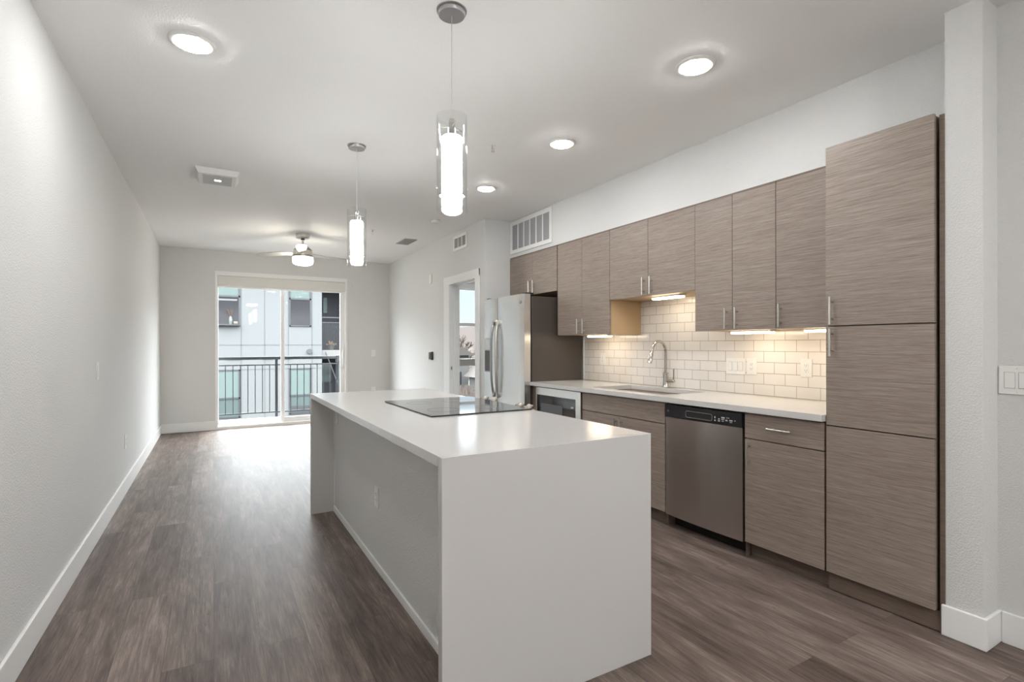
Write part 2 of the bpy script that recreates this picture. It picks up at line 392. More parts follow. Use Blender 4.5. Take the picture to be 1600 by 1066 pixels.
# ------------------------------------------------------------------ building across the street
fac = mat('facade_white', (0.0654, 0.0674, 0.0681), 0.7); joint = mat('facade_joint', (0.0440, 0.0464, 0.0480), 0.8)
frame_d = mat('window_frame_dark', (0.014, 0.015, 0.017), 0.5); mint = mat('mint_shade_glass', (0.0646, 0.0821, 0.0783), 0.12)
dglass = mat('dark_window_glass', (0.014, 0.013, 0.015), 0.15); gmid = mat('grey_green_glass', (0.042, 0.054, 0.052), 0.12)
brick = mat('charcoal_cladding', (0.014, 0.014, 0.018), 0.8); slab_m = mat('slab_beige', (0.0800, 0.0760, 0.0720), 0.8); lilac = mat('lilac_grey_wall', (0.0560, 0.0560, 0.0680), 0.8)
YO = 19.8; GZ = -7.0
bt = thing('apartment_building', (0.0, YO+3, GZ), 'white panelled apartment building with dark framed windows across from the balcony', 'building')
b = BM(); box(b, -9, 3.43, YO, YO+8, GZ, 3.75); obj('wall', b, fac, bt)
b = BM(); box(b, 3.43, 5.6, YO+1.3, YO+8, GZ, 3.75); obj('recess_wall', b, brick, bt)
b = BM(); box(b, 4.45, 5.6, YO+0.1, YO+1.3, GZ, 3.75); obj('corner_wall', b, lilac, bt)
b = BM()
for k in range(-2, 1): 
    for z in (0.472, 1.31): box(b, -9, 3.43, YO-0.006, YO, z+3.12*k-0.012, z+3.12*k+0.012)
for xj in (0.82, 1.54, 2.30, 3.09): box(b, xj-0.012, xj+0.012, YO-0.006, YO, GZ, 3.75)
for k in range(1, 4):
    for xj in (0.82, 1.54, 0.03): box(b, xj-2.26*k-0.012, xj-2.26*k+0.012, YO-0.006, YO, GZ, 3.75)
obj('panel_joint', b, joint, bt)
def far_window(xa, xb, z0, zm, z1, low, gap=0.0):
    f = BM()
    for (a, c, p, q) in [(xa, xa+0.04, z0, z1), (xb-0.05, xb, z0, z1), (xa, xb, z0, z0+0.04), (xa, xb, z1-0.04, z1), (xa, xb, zm-0.04, zm+0.02)]:
        box(f, a, c, YO-0.03, YO+0.01, p, q)
    w = obj('window', f, frame_d, bt)
    obj('pane', bx(xa+0.03, xb-0.03, YO-0.012, YO-0.004, z0+0.02, zm), low, w)
    obj('spandrel', bx(xa+0.03, xb-0.03, YO-0.012, YO-0.004, zm, z1-0.02), mint, w)
for k in range(-1, 2):
    dz = 3.12*k
    for xa in (-2.20, 0.06, 2.33, -4.46, -6.72):
        far_window(xa, xa+0.73, -1.15+dz, -0.48+dz, 0.475+dz, gmid) if k <= 0 else far_window(xa, xa+0.73, -1.15+dz, -0.16+dz, 0.475+dz, dglass)
obj('window_sill', bx(0.06, 0.79, YO-0.16, YO, 1.965, 2.008), frame_d, bt)
obj('lower_pane_band', bx(2.35, 3.03, YO-0.02, YO-0.012, -1.12, -0.86), frame_d, bt)
obj('blind_edge', bx(0.10, 0.70, YO-0.02, YO-0.012, 2.80, 2.86), fac, bt)
b = BM(); lathe(b, [(0, 0), (0.09, 0), (0.09, 0.05), (0.06, 0.06), (0, 0.06)], (3.0, YO-0.06, 1.08), 16, 'Y'); obj('round_vent', b, mat('vent_grey', (0.0240, 0.0240, 0.0252), 0.5), bt)
for x_, w_ in ((1.55, .5), (0.5, .6), (2.2, .4)): obj('dryer_vent', bx(x_-w_/2+.2, x_+w_/2, YO-0.03, YO, 0.82, 0.93), mat('vent_pale', (0.0630, 0.0644, 0.0672), 0.6), bt)
for k in (0, -1):
    dz = 3.12*k
    s = obj('balcony_slab', bx(3.43, 4.45, YO+0.05, YO+1.3, 0.88+dz, 1.12+dz), slab_m, bt)
    b = BM()
    box(b, 3.43, 4.45, YO+0.05, YO+0.09, 2.30+dz, 2.34+dz); box(b, 3.43, 4.45, YO+0.05, YO+0.09, 2.12+dz, 2.15+dz)
    for i in range(22): box(b, 3.45+i*0.046, 3.462+i*0.046, YO+0.06, YO+0.08, 1.12+dz, 2.14+dz)
    obj('balcony_rail', b, frame_d, s)
b = BM(); box(b, 3.70, 3.84, YO+1.27, YO+1.3, 2.55, 3.15); obj('doorway_glass', b, mint, bt)
b = BM(); box(b, 3.52, 3.98, YO+1.26, YO+1.3, -0.1, 0.6); obj('recess_window', b, mint, bt)
b = BM(); box(b, 3.48, 4.02, YO+1.25, YO+1.3, -0.16, -0.1); box(b, 3.48, 3.52, YO+1.25, YO+1.3, -1.1, 0.65); box(b, 3.98, 4.02, YO+1.25, YO+1.3, -1.1, 0.65); obj('recess_window_frame', b, frame_d, bt)
b = BM(); tube(b, [(3.55, YO-0.02, 1.05), (3.9, YO-0.02, 0.1), (4.25, YO-0.02, -0.75)], 0.018, 6); obj('cable', b, frame_d, bt)
b = BM(); cyl(b, (4.15, YO, 0.17), 0.11, 0.06, 16, 'Y'); obj('meter', b, mat('meter_grey', (0.0240, 0.0240, 0.0264), 0.5), bt)
b = BM(); box(b, -9, 5.6, YO-0.2, YO+8, 3.75, 3.95); obj('roof_cap', b, frame_d, bt)

# potted flowers on the far balcony, vase on the far window sill
t = thing('potted_flowers', (3.8, YO+0.25, 1.12), 'small pot of orange and white flowers on the balcony of the building opposite', 'plant')
b = BM(); lathe(b, [(0, 0), (0.08, 0), (0.11, 0.16), (0, 0.16)], (3.8, YO+0.25, 1.12), 12); obj('pot', b, slab_m, t)
b = BM()
for i in range(14):
    a = random.uniform(0, 2*PI); r = random.uniform(0, 0.2); bmesh.ops.create_icosphere(b, subdivisions=1, radius=0.045, matrix=Matrix.Translation((3.8+r*math.cos(a), YO+0.25+0.3*r*math.sin(a), 1.30+random.uniform(0, 0.12))))
obj('flowers', b, mat('flower_orange', (0.12, 0.07, 0.035), 0.7), t)
t = thing('flower_vase', (0.50, YO-0.05, 2.01), 'pale vase of dried stems in the upper left window of the building opposite', 'vase')
b = BM(); lathe(b, [(0, 0), (0.05, 0), (0.06, 0.12), (0.035, 0.26), (0, 0.26)], (0.50, YO-0.08, 2.01), 12); obj('vase', b, mat('vase_pale', (0.06, 0.065, 0.065), 0.5), t)
b = BM()
for i in range(22):
    a = random.uniform(0, 2*PI); r = random.uniform(0.03, 0.16)
    tube(b, [(0.50, YO-0.08, 2.24), (0.50+r*math.cos(a), YO-0.08+0.2*r*math.sin(a), 2.40+random.uniform(0, .12))], 0.006, 4)
obj('dried_stems', b, mat('dried_stem', (0.04, 0.025, 0.016), 0.8), t)
tag(obj('ornament', bx(0.58, 0.72, YO-0.13, YO-0.035, 2.01, 2.10, 0.02), mat('ornament_cream', (0.07, 0.06, 0.045), 0.6)), 'small cream ornament beside the vase in the opposite window', 'ornament')

# ------------------------------------------------------------------ ground, houses and bare trees beyond the bedroom window
snow = mat('snowy_ground', (0.0924, 0.0862, 0.0810), 0.9, bump=0.3, bscale=0.4)
struct(obj('ground', bx(-60, 260, 10.5, 400, GZ-0.3, GZ), snow))
bark = mat('bare_twigs', (0.0398, 0.0290, 0.0234), 0.9); bark2 = mat('greyish_twigs', (0.0421, 0.0351, 0.0299), 0.9)
def tree_bm(h, spread, depth, seed, twig, r0):
    rnd = random.Random(seed); tb = BM(); cr_ = BM()
    def grow(p, d, l, r, k):
        q = p + d*l
        mid = p + d*l*0.5 + Vector((rnd.uniform(-1, 1), rnd.uniform(-1, 1), rnd.uniform(-.5, .5)))*l*0.06
        tgt = tb if k >= depth-1 else cr_
        tube(tgt, [p, mid, q], r, 5 if k > 2 else 3, [r, r*0.85, r*0.65], cap=False)
        if k == 0: return
        nb = 3 if k > 1 else twig
        for i in range(nb):
            a = rnd.uniform(0, 2*PI); t_ = rnd.uniform(0.35, 0.85)
            nd = (d + t_*Vector((math.cos(a), math.sin(a), rnd.uniform(-0.1, 0.35)))*spread).normalized()
            grow(p + d*l*rnd.uniform(0.55, 1.0), nd, l*rnd.uniform(0.6, 0.82), r*0.69, k-1)
    grow(Vector((0, 0, 0)), Vector((0, 0, 1)), h*0.30, r0, depth)
    return tb, cr_
def bare_tree(x, y, h, seed, label, group=None, spread=1.0, depth=5, twig=4, r0=0.25, m=bark, z=GZ):
    t = thing('bare_tree', (x, y, z), label, 'tree', group)
    ROOTLOC[t.name] = Vector((0, 0, 0))
    a, c = tree_bm(h, spread, depth, seed, twig, r0)
    obj('trunk', a, m, t); obj('crown', c, m, t)
    return t
protos = []
lab = ['tall brown leafless tree in the woods seen through the bedroom window', 'rounded greyish leafless tree in the woods beyond the bedroom window']
P1 = bare_tree(28.6, 62.0, 12.8, 3, lab[0], 'leafless trees beyond the bedroom window', 1.0, 5, 9, 0.3, bark)
P2 = bare_tree(21.5, 64.0, 13.2, 5, lab[1], 'leafless trees beyond the bedroom window', 1.15, 5, 9, 0.3, bark2)
rt = random.Random(11)
spots = [(36.0, 62.5), (33.0, 72.5), (25.3, 73.5), (41.5, 73.0), (38.5, 84.0), (30.5, 85.0), (47.0, 85.0), (45.0, 97.0), (36.0, 98.0), (54.0, 97.0), (33.6, 67.3)]
for i, (x, y) in enumerate(spots):
    src = P1 if i % 2 else P2
    n_ = dup(src, (x, y, GZ), lab[0] if i % 2 else lab[1], 'leafless trees beyond the bedroom window')
    n_.rotation_euler = (0, 0, rt.uniform(0, 6.28)); s_ = rt.uniform(0.82, 1.05); n_.scale = (s_*1.15, s_*1.15, s_)
bare_tree(10.4, 22.6, 6.3, 21, 'near spreading leafless tree just outside the bedroom window', None, 1.2, 5, 2, 0.06, bark2)
hb = BM(); rh = random.Random(5); nx = 60
prof = [7.4+1.2*math.sin(k*0.35)+0.8*math.sin(k*0.9+1)+rh.uniform(-0.45, 0.45) for k in range(nx+1)]
for k in range(nx):
    xa, xb = 20+3.0*k, 23+3.0*k
    pr = [(xa, 118), (xb, 118), (xb, 150), (xa, 150)]
    vs_ = [hb.verts.new((xa, 112, GZ)), hb.verts.new((xb, 112, GZ)), hb.verts.new((xb, 116, -1+prof[k+1]*0.55)), hb.verts.new((xa, 116, -1+prof[k]*0.55)), hb.verts.new((xb, 118, prof[k+1]+0.3)), hb.verts.new((xa, 118, prof[k]+0.3)), hb.verts.new((xb, 190, GZ)), hb.verts.new((xa, 190, GZ))]
    hb.faces.new((vs_[0], vs_[1], vs_[2], vs_[3])); hb.faces.new((vs_[3], vs_[2], vs_[4], vs_[5])); hb.faces.new((vs_[5], vs_[4], vs_[6], vs_[7]))
struct(obj('wooded_hill', hb, mat('wooded_hill_brown', (0.034, 0.026, 0.023), 0.95, bump=1.0, bscale=0.8)))
roof_t = mat('roof_tan', (0.0151, 0.0109, 0.0083), 0.8); hw = mat('house_wall', (0.0252, 0.0239, 0.0231), 0.8)
def house(x, y, w, d, wh, rh, label):
    t = thing('house', (x, y, GZ), label, 'house')
    obj('wall', bx(x-w/2, x+w/2, y-d/2, y+d/2, GZ, GZ+wh), hw, t)
    b = BM(); prism(b, [(x-w/2-.5, GZ+wh), (x+w/2+.5, GZ+wh), (x+w/4, GZ+wh+rh), (x-w/4, GZ+wh+rh)], y-d/2-.5, y+d/2+.5); obj('roof', b, roof_t, t)
    obj('window', bx(x-w/4, x+w/4, y-d/2-.05, y-d/2, GZ+wh*0.45, GZ+wh*0.75), dglass, t)
house(22.7, 54.5, 3.6, 5, 7.2, 0.9, 'house with a tan roof at the left of the woods beyond the bedroom window')
house(25.3, 48.0, 3.4, 4, 5.0, 1.0, 'low house with a tan roof nearer the bedroom window')
for i, (x, y) in enumerate([(14.4, 31.5), (17.0, 36.8)]):
    b = BM(); rr = random.Random(40+i)
    for k in range(420):
        a = rr.uniform(0, 2*PI); r = 1.2*math.sqrt(rr.random()); h_ = rr.uniform(3.4, 5.3)
        tube(b, [(x+r*math.cos(a)*.6, y+r*math.sin(a)*.6, GZ), (x+r*math.cos(a)*1.1+rr.uniform(-.3, .3), y+r*math.sin(a)*1.1, GZ+h_)], 0.03, 3, cap=False)
    tag(obj('brown_bush', b, bark), ['nearer of the two brown leafless bushes below the bedroom window', 'farther of the two brown leafless bushes below the bedroom window'][i], 'bush', 'brown bushes below the bedroom window')

# ------------------------------------------------------------------ handles
def bar_handle(par, p, length, vertical=True, d=0.032, r=0.0058):
    """p: centre of the bar; the face it is fixed to lies d further in +X"""
    b = BM(); x, y, z = p; L = length/2; s = L*0.62
    if vertical:
        cyl(b, (x, y, z-L), r, length, 12)
        for q in (-s, s): cyl(b, (x, y, z+q), r*0.75, d, 8, 'X')
    else:
        cyl(b, (x, y-L, z), r, length, 12, 'Y')
        for q in (-s, s): cyl(b, (x, y+q, z), r*0.75, d, 8, 'X')
    return obj('handle', b, nickel, par, True)
FX = 2.768; DT = 0.019    # base door face and door thickness
def panel(name, par, xf, y0, y1, z0, z1, m=None, g=0.0016):
    return obj(name, bx(xf, xf+DT, y0+g, y1-g, z0+g, z1-g, 0.0012, 1), m or lam, par)

# ------------------------------------------------------------------ pantry
t = thing('pantry_cabinet', (3.1, 1.28, 0), 'tall taupe pantry cabinet with three stacked doors at the right end of the kitchen', 'cabinet')
obj('carcass', bx(2.790, 3.425, 1.050, 1.518, 0.0975, 2.300), toe_m, t)
obj('end_panel', bx(2.790, 3.425, 1.019, 1.038, 0.0, 2.300, 0.001, 1), toe_m, t)
obj('toe_kick', bx(2.795, 2.81, 1.038, 1.518, 0.004, 0.095), toe_m, t)
pd = panel('door', t, FX, 1.047, 1.519, 1.378, 2.308); bar_handle(pd, (FX-0.03, 1.483, 1.456), 0.142)
pd = panel('door', t, FX, 1.047, 1.519, 0.862, 1.375); bar_handle(pd, (FX-0.03, 1.483, 1.293), 0.142)
panel('door', t, FX, 1.047, 1.519, 0.098, 0.859)

# ------------------------------------------------------------------ base cabinets
def base_box(t, y0, y1, toe=True):
    obj('carcass', bx(2.790, 3.41, y0+0.001, y1-0.001, 0.0975, 0.876), toe_m, t)
    if toe: obj('toe_kick', bx(2.835, 2.85, y0+0.001, y1-0.001, 0.0, 0.0965), toe_m, t)
t = thing('drawer_cabinet', (3.1, 1.76, 0), 'taupe base cabinet with one drawer over one door, between dishwasher and pantry', 'cabinet')
base_box(t, 1.522, 1.998)
dr = panel('drawer', t, FX, 1.527, 1.996, 0.722, 0.872); bar_handle(dr, (FX-0.03, 1.765, 0.798), 0.142, False)
dd = panel('door', t, FX, 1.527, 1.996, 0.096, 0.719); bar_handle(dd, (FX-0.03, 1.962, 0.633), 0.142)
t = thing('sink_cabinet', (3.1, 3.1, 0), 'taupe double door base cabinet under the sink with a plain top panel', 'cabinet')
base_box(t, 2.626, 3.580)
panel('false_front', t, FX, 2.628, 3.578, 0.722, 0.872)
dd = panel('door', t, FX, 2.628, 3.103, 0.096, 0.719); bar_handle(dd, (FX-0.03, 3.072, 0.633), 0.142)
dd = panel('door', t, FX, 3.103, 3.578, 0.096, 0.719); bar_handle(dd, (FX-0.03, 3.138, 0.633), 0.142)
t = thing('microwave_cabinet', (3.1, 3.96, 0), 'taupe base cabinet holding the built-in microwave beside the refrigerator', 'cabinet')
b = BM(); box(b, 2.790, 3.41, 4.310, 4.375, 0.0975, 0.876); box(b, 2.790, 3.41, 3.582, 3.600, 0.0975, 0.876); box(b, 2.790, 3.41, 3.600, 4.310, 0.0975, 0.38); box(b, 3.35, 3.41, 3.60, 4.31, 0.38, 0.876)
obj('carcass', b, toe_m, t)
obj('toe_kick', bx(2.835, 2.85, 3.582, 4.375, 0.0, 0.0965), toe_m, t)
dr = panel('drawer', t, FX, 3.586, 4.31, 0.096, 0.392); bar_handle(dr, (FX-0.03, 3.95, 0.25), 0.142, False)
obj('filler_strip', bx(FX, FX+0.02, 4.313, 4.373, 0.098, 0.872), toe_m, t)

# microwave
t = thing('microwave', (3.0, 3.95, 0.395), 'built-in microwave with stainless trim and black glass front', 'microwave')
b = BM(); xm = 2.760
for (a, c, p, q) in [(3.590, 4.309, 0.800, 0.870), (3.590, 4.309, 0.397, 0.455), (3.590, 3.662, 0.455, 0.800), (4.290, 4.309, 0.455, 0.800)]: box(b, xm, xm+0.018, a, c, p, q)
obj('trim_frame', b, steel, t)
obj('door_glass', bx(xm+0.006, xm+0.03, 3.664, 4.288, 0.457, 0.798, 0.003), black_gl, t)
obj('viewing_window', bx(xm+0.003, xm+0.007, 3.868, 4.225, 0.50, 0.722), mat('mw_window', (0.10, 0.105, 0.12), 0.2), t)
obj('body', bx(xm+0.032, 3.30, 3.63, 4.27, 0.43, 0.82), black_pl, t)
b = BM(); box(b, xm+0.003, xm+0.0065, 3.70, 3.735, 0.715, 0.730)
for i in range(4):
    for j in range(3): box(b, xm+0.004, xm+0.0065, 3.69+j*0.028, 3.705+j*0.028, 0.50+i*0.035, 0.512+i*0.035)
obj('display', b, mat('mw_marks', (0.5, 0.52, 0.55), 0.5), t)

# dishwasher
t = thing('dishwasher', (3.05, 2.312, 0), 'stainless dishwasher with black control strip and pocket handle', 'dishwasher')
obj('tub', bx(2.790, 3.40, 2.004, 2.620, 0.10, 0.868), black_pl, t)
b = BM()
# door panel, very slightly bowed outward
nseg = 24; vs = []
for i in range(nseg+1):
    y = 2.006+(2.617-2.006)*i/nseg; u = (2*i/nseg-1)
    vs.append((FX-0.004-0.010*(1-u*u), y))
poly = [(p[0], p[1]) for p in vs]+[(FX+0.02, 2.617), (FX+0.02, 2.006)]
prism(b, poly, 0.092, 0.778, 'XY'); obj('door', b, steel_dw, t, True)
b = BM()
poly = [(FX-0.012, 2.006), (FX-0.016, 2.312), (FX-0.012, 2.617), (FX+0.02, 2.617), (FX+0.02, 2.006)]
prism(b, poly, 0.781, 0.866, 'XY'); cp = obj('control_panel', b, black_pl, t)
# pocket handle: rim with dark mouth
b = BM(); y0, y1, z0, z1 = 2.216, 2.428, 0.796, 0.838; r = 0.012; pts = []
for (cy, cz, a0) in [(y1-r, z0+r, -PI/2), (y1-r, z1-r, 0), (y0+r, z1-r, PI/2), (y0+r, z0+r, PI)]:
    for k in range(5): a = a0+PI/2*k/4; pts.append((FX-0.018, cy+r*math.cos(a), cz+r*math.sin(a)))
tube(b, pts+[pts[0]], 0.0028, 6); ph = obj('pocket_handle', b, mat('pocket_rim', (0.16, 0.16, 0.165), 0.2), t, True)
obj('pocket', bx(FX-0.0185, FX-0.012, y0+0.003, y1-0.003, z0+0.003, z1-0.003, 0.002), dark_gap, ph)
b = BM(); mk = [(2.195, .822, .006, .012), (2.195, .803, .006, .008), (2.165, .815, .008, .006), (2.165, .803, .012, .006), (2.135, .826, .022, .008), (2.137, .815, .018, .004), (2.107, .828, .006, .004), (2.095, .828, .006, .004),
                (2.110, .812, .012, .008), (2.078, .814, .020, .007), (2.050, .816, .006, .004), (2.137, .804, .012, .004), (2.078, .803, .014, .003)]
for (y, z, w, h_) in mk: box(b, FX-0.0180, FX-0.0135, y-w/2, y+w/2, z-h_/2, z+h_/2)
obj('button_marks', b, mat('dw_marks', (0.55, 0.55, 0.55), 0.5), cp)
b = BM(); cyl(b, (FX-0.0165, 2.585, 0.822), 0.008, 0.003, 16, 'X'); obj('emblem', b, mat('emblem_grey', (0.10, 0.10, 0.105), 0.3), cp)
obj('kick_plate', bx(2.86, 2.87, 2.002, 2.622, 0.0, 0.09), dark_gap, t)
b = BM(); box(b, 2.79, 2.86, 1.9995, 2.0035, 0.0, 0.096); box(b, 2.79, 2.86, 2.6205, 2.6245, 0.0, 0.096); obj('side_leg', b, toe_m, t)

# ------------------------------------------------------------------ kitchen worktop with sink
CZ0, CZ1 = 0.880, 0.915; SX0, SX1, SY0, SY1 = 2.865, 3.315, 2.72, 3.56
b = BM()
box(b, 2.738, SX0, 1.521, 4.385, CZ0, CZ1); box(b, SX1, 3.42, 1.521, 4.385, CZ0, CZ1)
box(b, SX0, SX1, 1.521, SY0, CZ0, CZ1); box(b, SX0, SX1, SY1, 4.385, CZ0, CZ1)
tag(obj('kitchen_countertop', b, quartz_k), 'long white quartz worktop along the wall over the dishwasher and sink cabinet', 'countertop')
b = BM(); g = 0.004; zb = 0.70; th = 0.004
box(b, SX0-g-th, SX0-g, SY0-g, SY1+g, zb, CZ0); box(b, SX1+g, SX1+g+th, SY0-g, SY1+g, zb, CZ0)
box(b, SX0-g-th, SX1+g+th, SY0-g-th, SY0-g, zb, CZ0); box(b, SX0-g-th, SX1+g+th, SY1+g, SY1+g+th, zb, CZ0)
box(b, SX0-g-th, SX1+g+th, SY0-g-th, SY1+g+th, zb-th, zb)
t = thing('kitchen_sink', ((SX0+SX1)/2, (SY0+SY1)/2, zb-th), 'undermounted rectangular stainless sink set in the wall worktop', 'sink')
obj('basin', b, steel_sink, t)
b = BM(); lathe(b, [(0, 0.001), (0.04, 0.001), (0.045, 0.004), (0.03, 0.004), (0.028, 0.002), (0, 0.002)], (3.15, 3.14, zb), 20); obj('drain', b, chrome, t, True)

# faucet
t = thing('kitchen_faucet', (3.365, 3.186, CZ1), 'brushed nickel gooseneck faucet with pull-down head and side lever', 'faucet')
b = BM(); lathe(b, [(0, 0), (0.028, 0), (0.028, 0.012), (0.024, 0.02), (0.022, 0.05), (0.021, 0.115), (0.024, 0.118), (0.024, 0.128), (0.014, 0.135), (0, 0.135)], (3.365, 3.186, CZ1), 24)
obj('body', b, faucet_m, t, True)
pts = [(3.365, 3.186, 1.04), (3.365, 3.186, 1.13), (3.365, 3.186, 1.22)]; rA = 0.080
for k in range(1, 15):
    a = PI*k/14*0.93; pts.append((3.365-rA+rA*math.cos(a), 3.186, 1.22+rA*1.15*math.sin(a)))
b = BM(); tube(b, pts, 0.0125, 16); obj('spout', b, faucet_m, t, True)
p = Vector(pts[-1]); d = (Vector(pts[-1])-Vector(pts[-2])).normalized()
b = BM(); tube(b, [p, p+d*0.03, p+d*0.035, p+d*0.10, p+d*0.115], 0.017, 16, [0.0135, 0.0145, 0.017, 0.0205, 0.0195]); obj('spray_head', b, faucet_m, t, True)
b = BM(); tube(b, [(3.365, 3.17, 0.975), (3.365, 3.105, 0.975), (3.365, 3.092, 0.975)], 0.0165, 16, [0.0165, 0.0165, 0.015]); tube(b, [(3.365, 3.10, 0.985), (3.362, 3.094, 1.02), (3.355, 3.088, 1.082)], 0.007, 10, [0.009, 0.0065, 0.0075]); obj('lever', b, faucet_m, t, True)

# backsplash
b = BM(); box(b, 3.420, 3.4285, 1.5205, 4.385, 0.9155, 1.374); box(b, 3.420, 3.4285, 2.602, 3.540, 1.374, 1.676)
tag(obj('tile_backsplash', b, tile_m), 'white subway tile backsplash behind the worktop and under the wall cabinets', 'backsplash')
struct(obj('trim_3', bx(3.414, 3.430, 4.3855, 4.40, 0.9155, 1.374), trim_m))

# ------------------------------------------------------------------ wall cabinets
UX = 3.045
def upper(name, y0, y1, z0, doors, label, handles, extra=None):
    t = thing(name, (3.24, (y0+y1)/2, z0), label, 'cabinet', 'taupe cabinets on the kitchen wall')
    obj('carcass', bx(UX+DT+0.002, 3.4195 if z0 < 1.8 else 3.428, y0+0.0008, y1-0.0008, z0+0.002, 2.309), maple, t, label='maple coloured side and underside')
    obj('top_rail', bx(UX+0.006, UX+DT, y0+0.0008, y1-0.0008, 2.2975, 2.3105), toe_m, t)
    ys = [y0]+doors+[y1]
    for i in range(len(ys)-1):
        d = panel('door', t, UX, ys[i], ys[i+1], z0, 2.297)
        hy = handles[i]
        if hy: bar_handle(d, (UX-0.03, hy, z0+0.083), 0.142)
    return t
upper('wall_cabinet', 1.521, 1.974, 1.379, [], 'single door wall cabinet beside the pantry, over the outlet', [1.938])
upper('wall_cabinet', 1.974, 2.600, 1.379, [2.287], 'narrow two door wall cabinet right of the sink niche', [2.247, 2.327])
upper('wall_cabinet', 2.600, 3.540, 1.679, [3.073], 'short two door wall cabinet above the sink and faucet', [3.030, 3.112])
upper('wall_cabinet', 3.540, 4.340, 1.379, [3.938], 'tall two door wall cabinet left of the sink niche', [3.898, 3.982])
upper('refrigerator_top_cabinet', 4.352, 5.318, 1.838, [4.817], 'short two door wall cabinet above the refrigerator', [4.775, 4.862])

# under-cabinet lights
uc_body = mat('uc_housing', (0.75, 0.70, 0.6), 0.5); uc_e = emis('uc_diffuser', (1.0, 0.83, 0.62), L_UC)
UCG = 'warm lights under the wall cabinets'
def uclight(y0, y1, z, label):
    t = thing('under_cabinet_light', (3.2, (y0+y1)/2, z-0.022), label, 'light', UCG)
    obj('housing', bx(3.165, 3.245, y0, y1, z-0.008, z, 0.002), uc_body, t)
    obj('diffuser', bx(3.170, 3.240, y0+0.005, y1-0.005, z-0.022, z-0.0085, 0.005), uc_e, t)
    obj('cable_plug', bx(3.17, 3.20, y0-0.05, y0-0.001, z-0.012, z, 0.003), uc_body, t)
uclight(1.555, 1.875, 1.380, 'glowing light bar under the single door cabinet next to the pantry')
uclight(2.10, 2.40, 1.380, 'glowing light bar under the narrow two door cabinet right of the niche')
uclight(2.86, 3.16, 1.680, 'glowing light bar under the short cabinet above the sink')
uclight(3.72, 4.02, 1.380, 'glowing light bar under the tall cabinet left of the niche')

# ------------------------------------------------------------------ refrigerator
t = thing('refrigerator', (3.0, 4.83, 0), 'stainless side-by-side refrigerator with curved handles and dark side panel', 'refrigerator')
RY0, RY1, RYM = 4.388, 5.270, 4.945; RXF = 2.665
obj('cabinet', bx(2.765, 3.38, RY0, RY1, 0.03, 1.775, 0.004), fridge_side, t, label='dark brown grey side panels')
def fdoor(y0, y1):
    b = BM(); n_ = 14; pts = []
    for i in range(n_+1):
        u = 2*i/n_-1; pts.append((RXF-0.006*(1-u*u)+ (0.012 if abs(u) > 0.99 else (0.003 if abs(u) > 0.84 else 0)), y0+(y1-y0)*i/n_))
    prism(b, pts+[(2.748, y1), (2.748, y0)], 0.09, 1.795, 'XY'); return obj('door', b, steel, t, True)
dR = fdoor(RY0, RYM-0.003); dL = fdoor(RYM+0.003, RY1)
obj('door_gasket', bx(2.749, 2.764, RY0+0.01, RY1-0.01, 0.09, 1.78), black_pl, t)
obj('base_grille', bx(2.72, 2.78, RY0+0.01, RY1-0.01, 0.01, 0.085), black_pl, t)
for (y, dpar, s_) in ((RYM-0.048, dR, -1), (RYM+0.042, dL, 1)):
    b = BM(); pts = []
    for k in range(15):
        u = 2*k/14-1; pts.append((RXF-0.010-0.034*(1-u**4), y+s_*0.010*(1-u*u), 1.135+0.41*u))
    tb = BM(); tube(tb, pts, 0.013, 12); 
    for v in tb.verts: pass
    merge(b, tb)
    box(b, RXF-0.03, RXF+0.008, y-0.014, y+0.014, 1.50, 1.552, 0.004); box(b, RXF-0.03, RXF+0.008, y-0.014, y+0.014, 0.718, 0.77, 0.004)
    obj('handle', b, mat('handle_steel', (0.45, 0.45, 0.45), 0.2, 1.0) if s_ == 1 else bpy.data.materials['brushed_nickel'], dpar, True)
dispf = mat('dispenser_face', (0.45, 0.46, 0.47), 0.35)
ds = obj('water_dispenser', bx(RXF-0.012, RXF+0.01, 5.070, 5.215, 0.985, 1.365, 0.005), dispf, dL)
obj('dispenser_recess', bx(RXF-0.0135, RXF-0.008, 5.080, 5.205, 0.995, 1.225, 0.003), mat('recess_dark', (0.045, 0.04, 0.038), 0.4), dL)
obj('dispenser_panel', bx(RXF-0.0135, RXF-0.008, 5.085, 5.200, 1.235, 1.352, 0.003), mat('disp_panel', (0.62, 0.63, 0.64), 0.3), dL)
b = BM(); cyl(b, (RXF-0.006, 4.445, 1.715), 0.016, 0.005, 20, 'X'); obj('emblem', b, mat('emblem_steel', (0.3, 0.3, 0.31), 0.3, 1.0), dR)
for y in (RY0+0.05, RY1-0.05): obj('hinge_cover', bx(2.70, 2.80, y-0.03, y+0.03, 1.796, 1.812, 0.004), black_pl, t)

# ------------------------------------------------------------------ island
IX0, IX1, IY0, IY1, IT = 0.640, 1.566, 1.564, 4.190, 0.915
TH = 0.034
RG0, RG1 = 2.478, 3.300       # range cut-out
t = thing('island_countertop', ((IX0+IX1)/2, (IY0+IY1)/2, 0), 'white quartz waterfall worktop of the kitchen island', 'countertop')
b = BM(); box(b, IX0, IX1, IY0+TH, RG0-0.002, IT-TH, IT); box(b, IX0, 0.955, RG0-0.002, RG1+0.002, IT-TH, IT); box(b, IX0, IX1, RG1+0.002, IY1-TH, IT-TH, IT)
obj('top', b, quartz, t)
obj('end_panel', bx(IX0, IX1, IY0, IY0+TH-0.0006, 0, IT, 0.001, 1), quartz, t)
obj('end_panel', bx(IX0, IX1, IY1-TH+0.0006, IY1, 0, IT, 0.001, 1), quartz, t)
t = thing('island_half_wall', (0.86, (IY0+IY1)/2, 0), 'painted textured half wall set back under the island overhang', 'half wall')
KX = 0.812
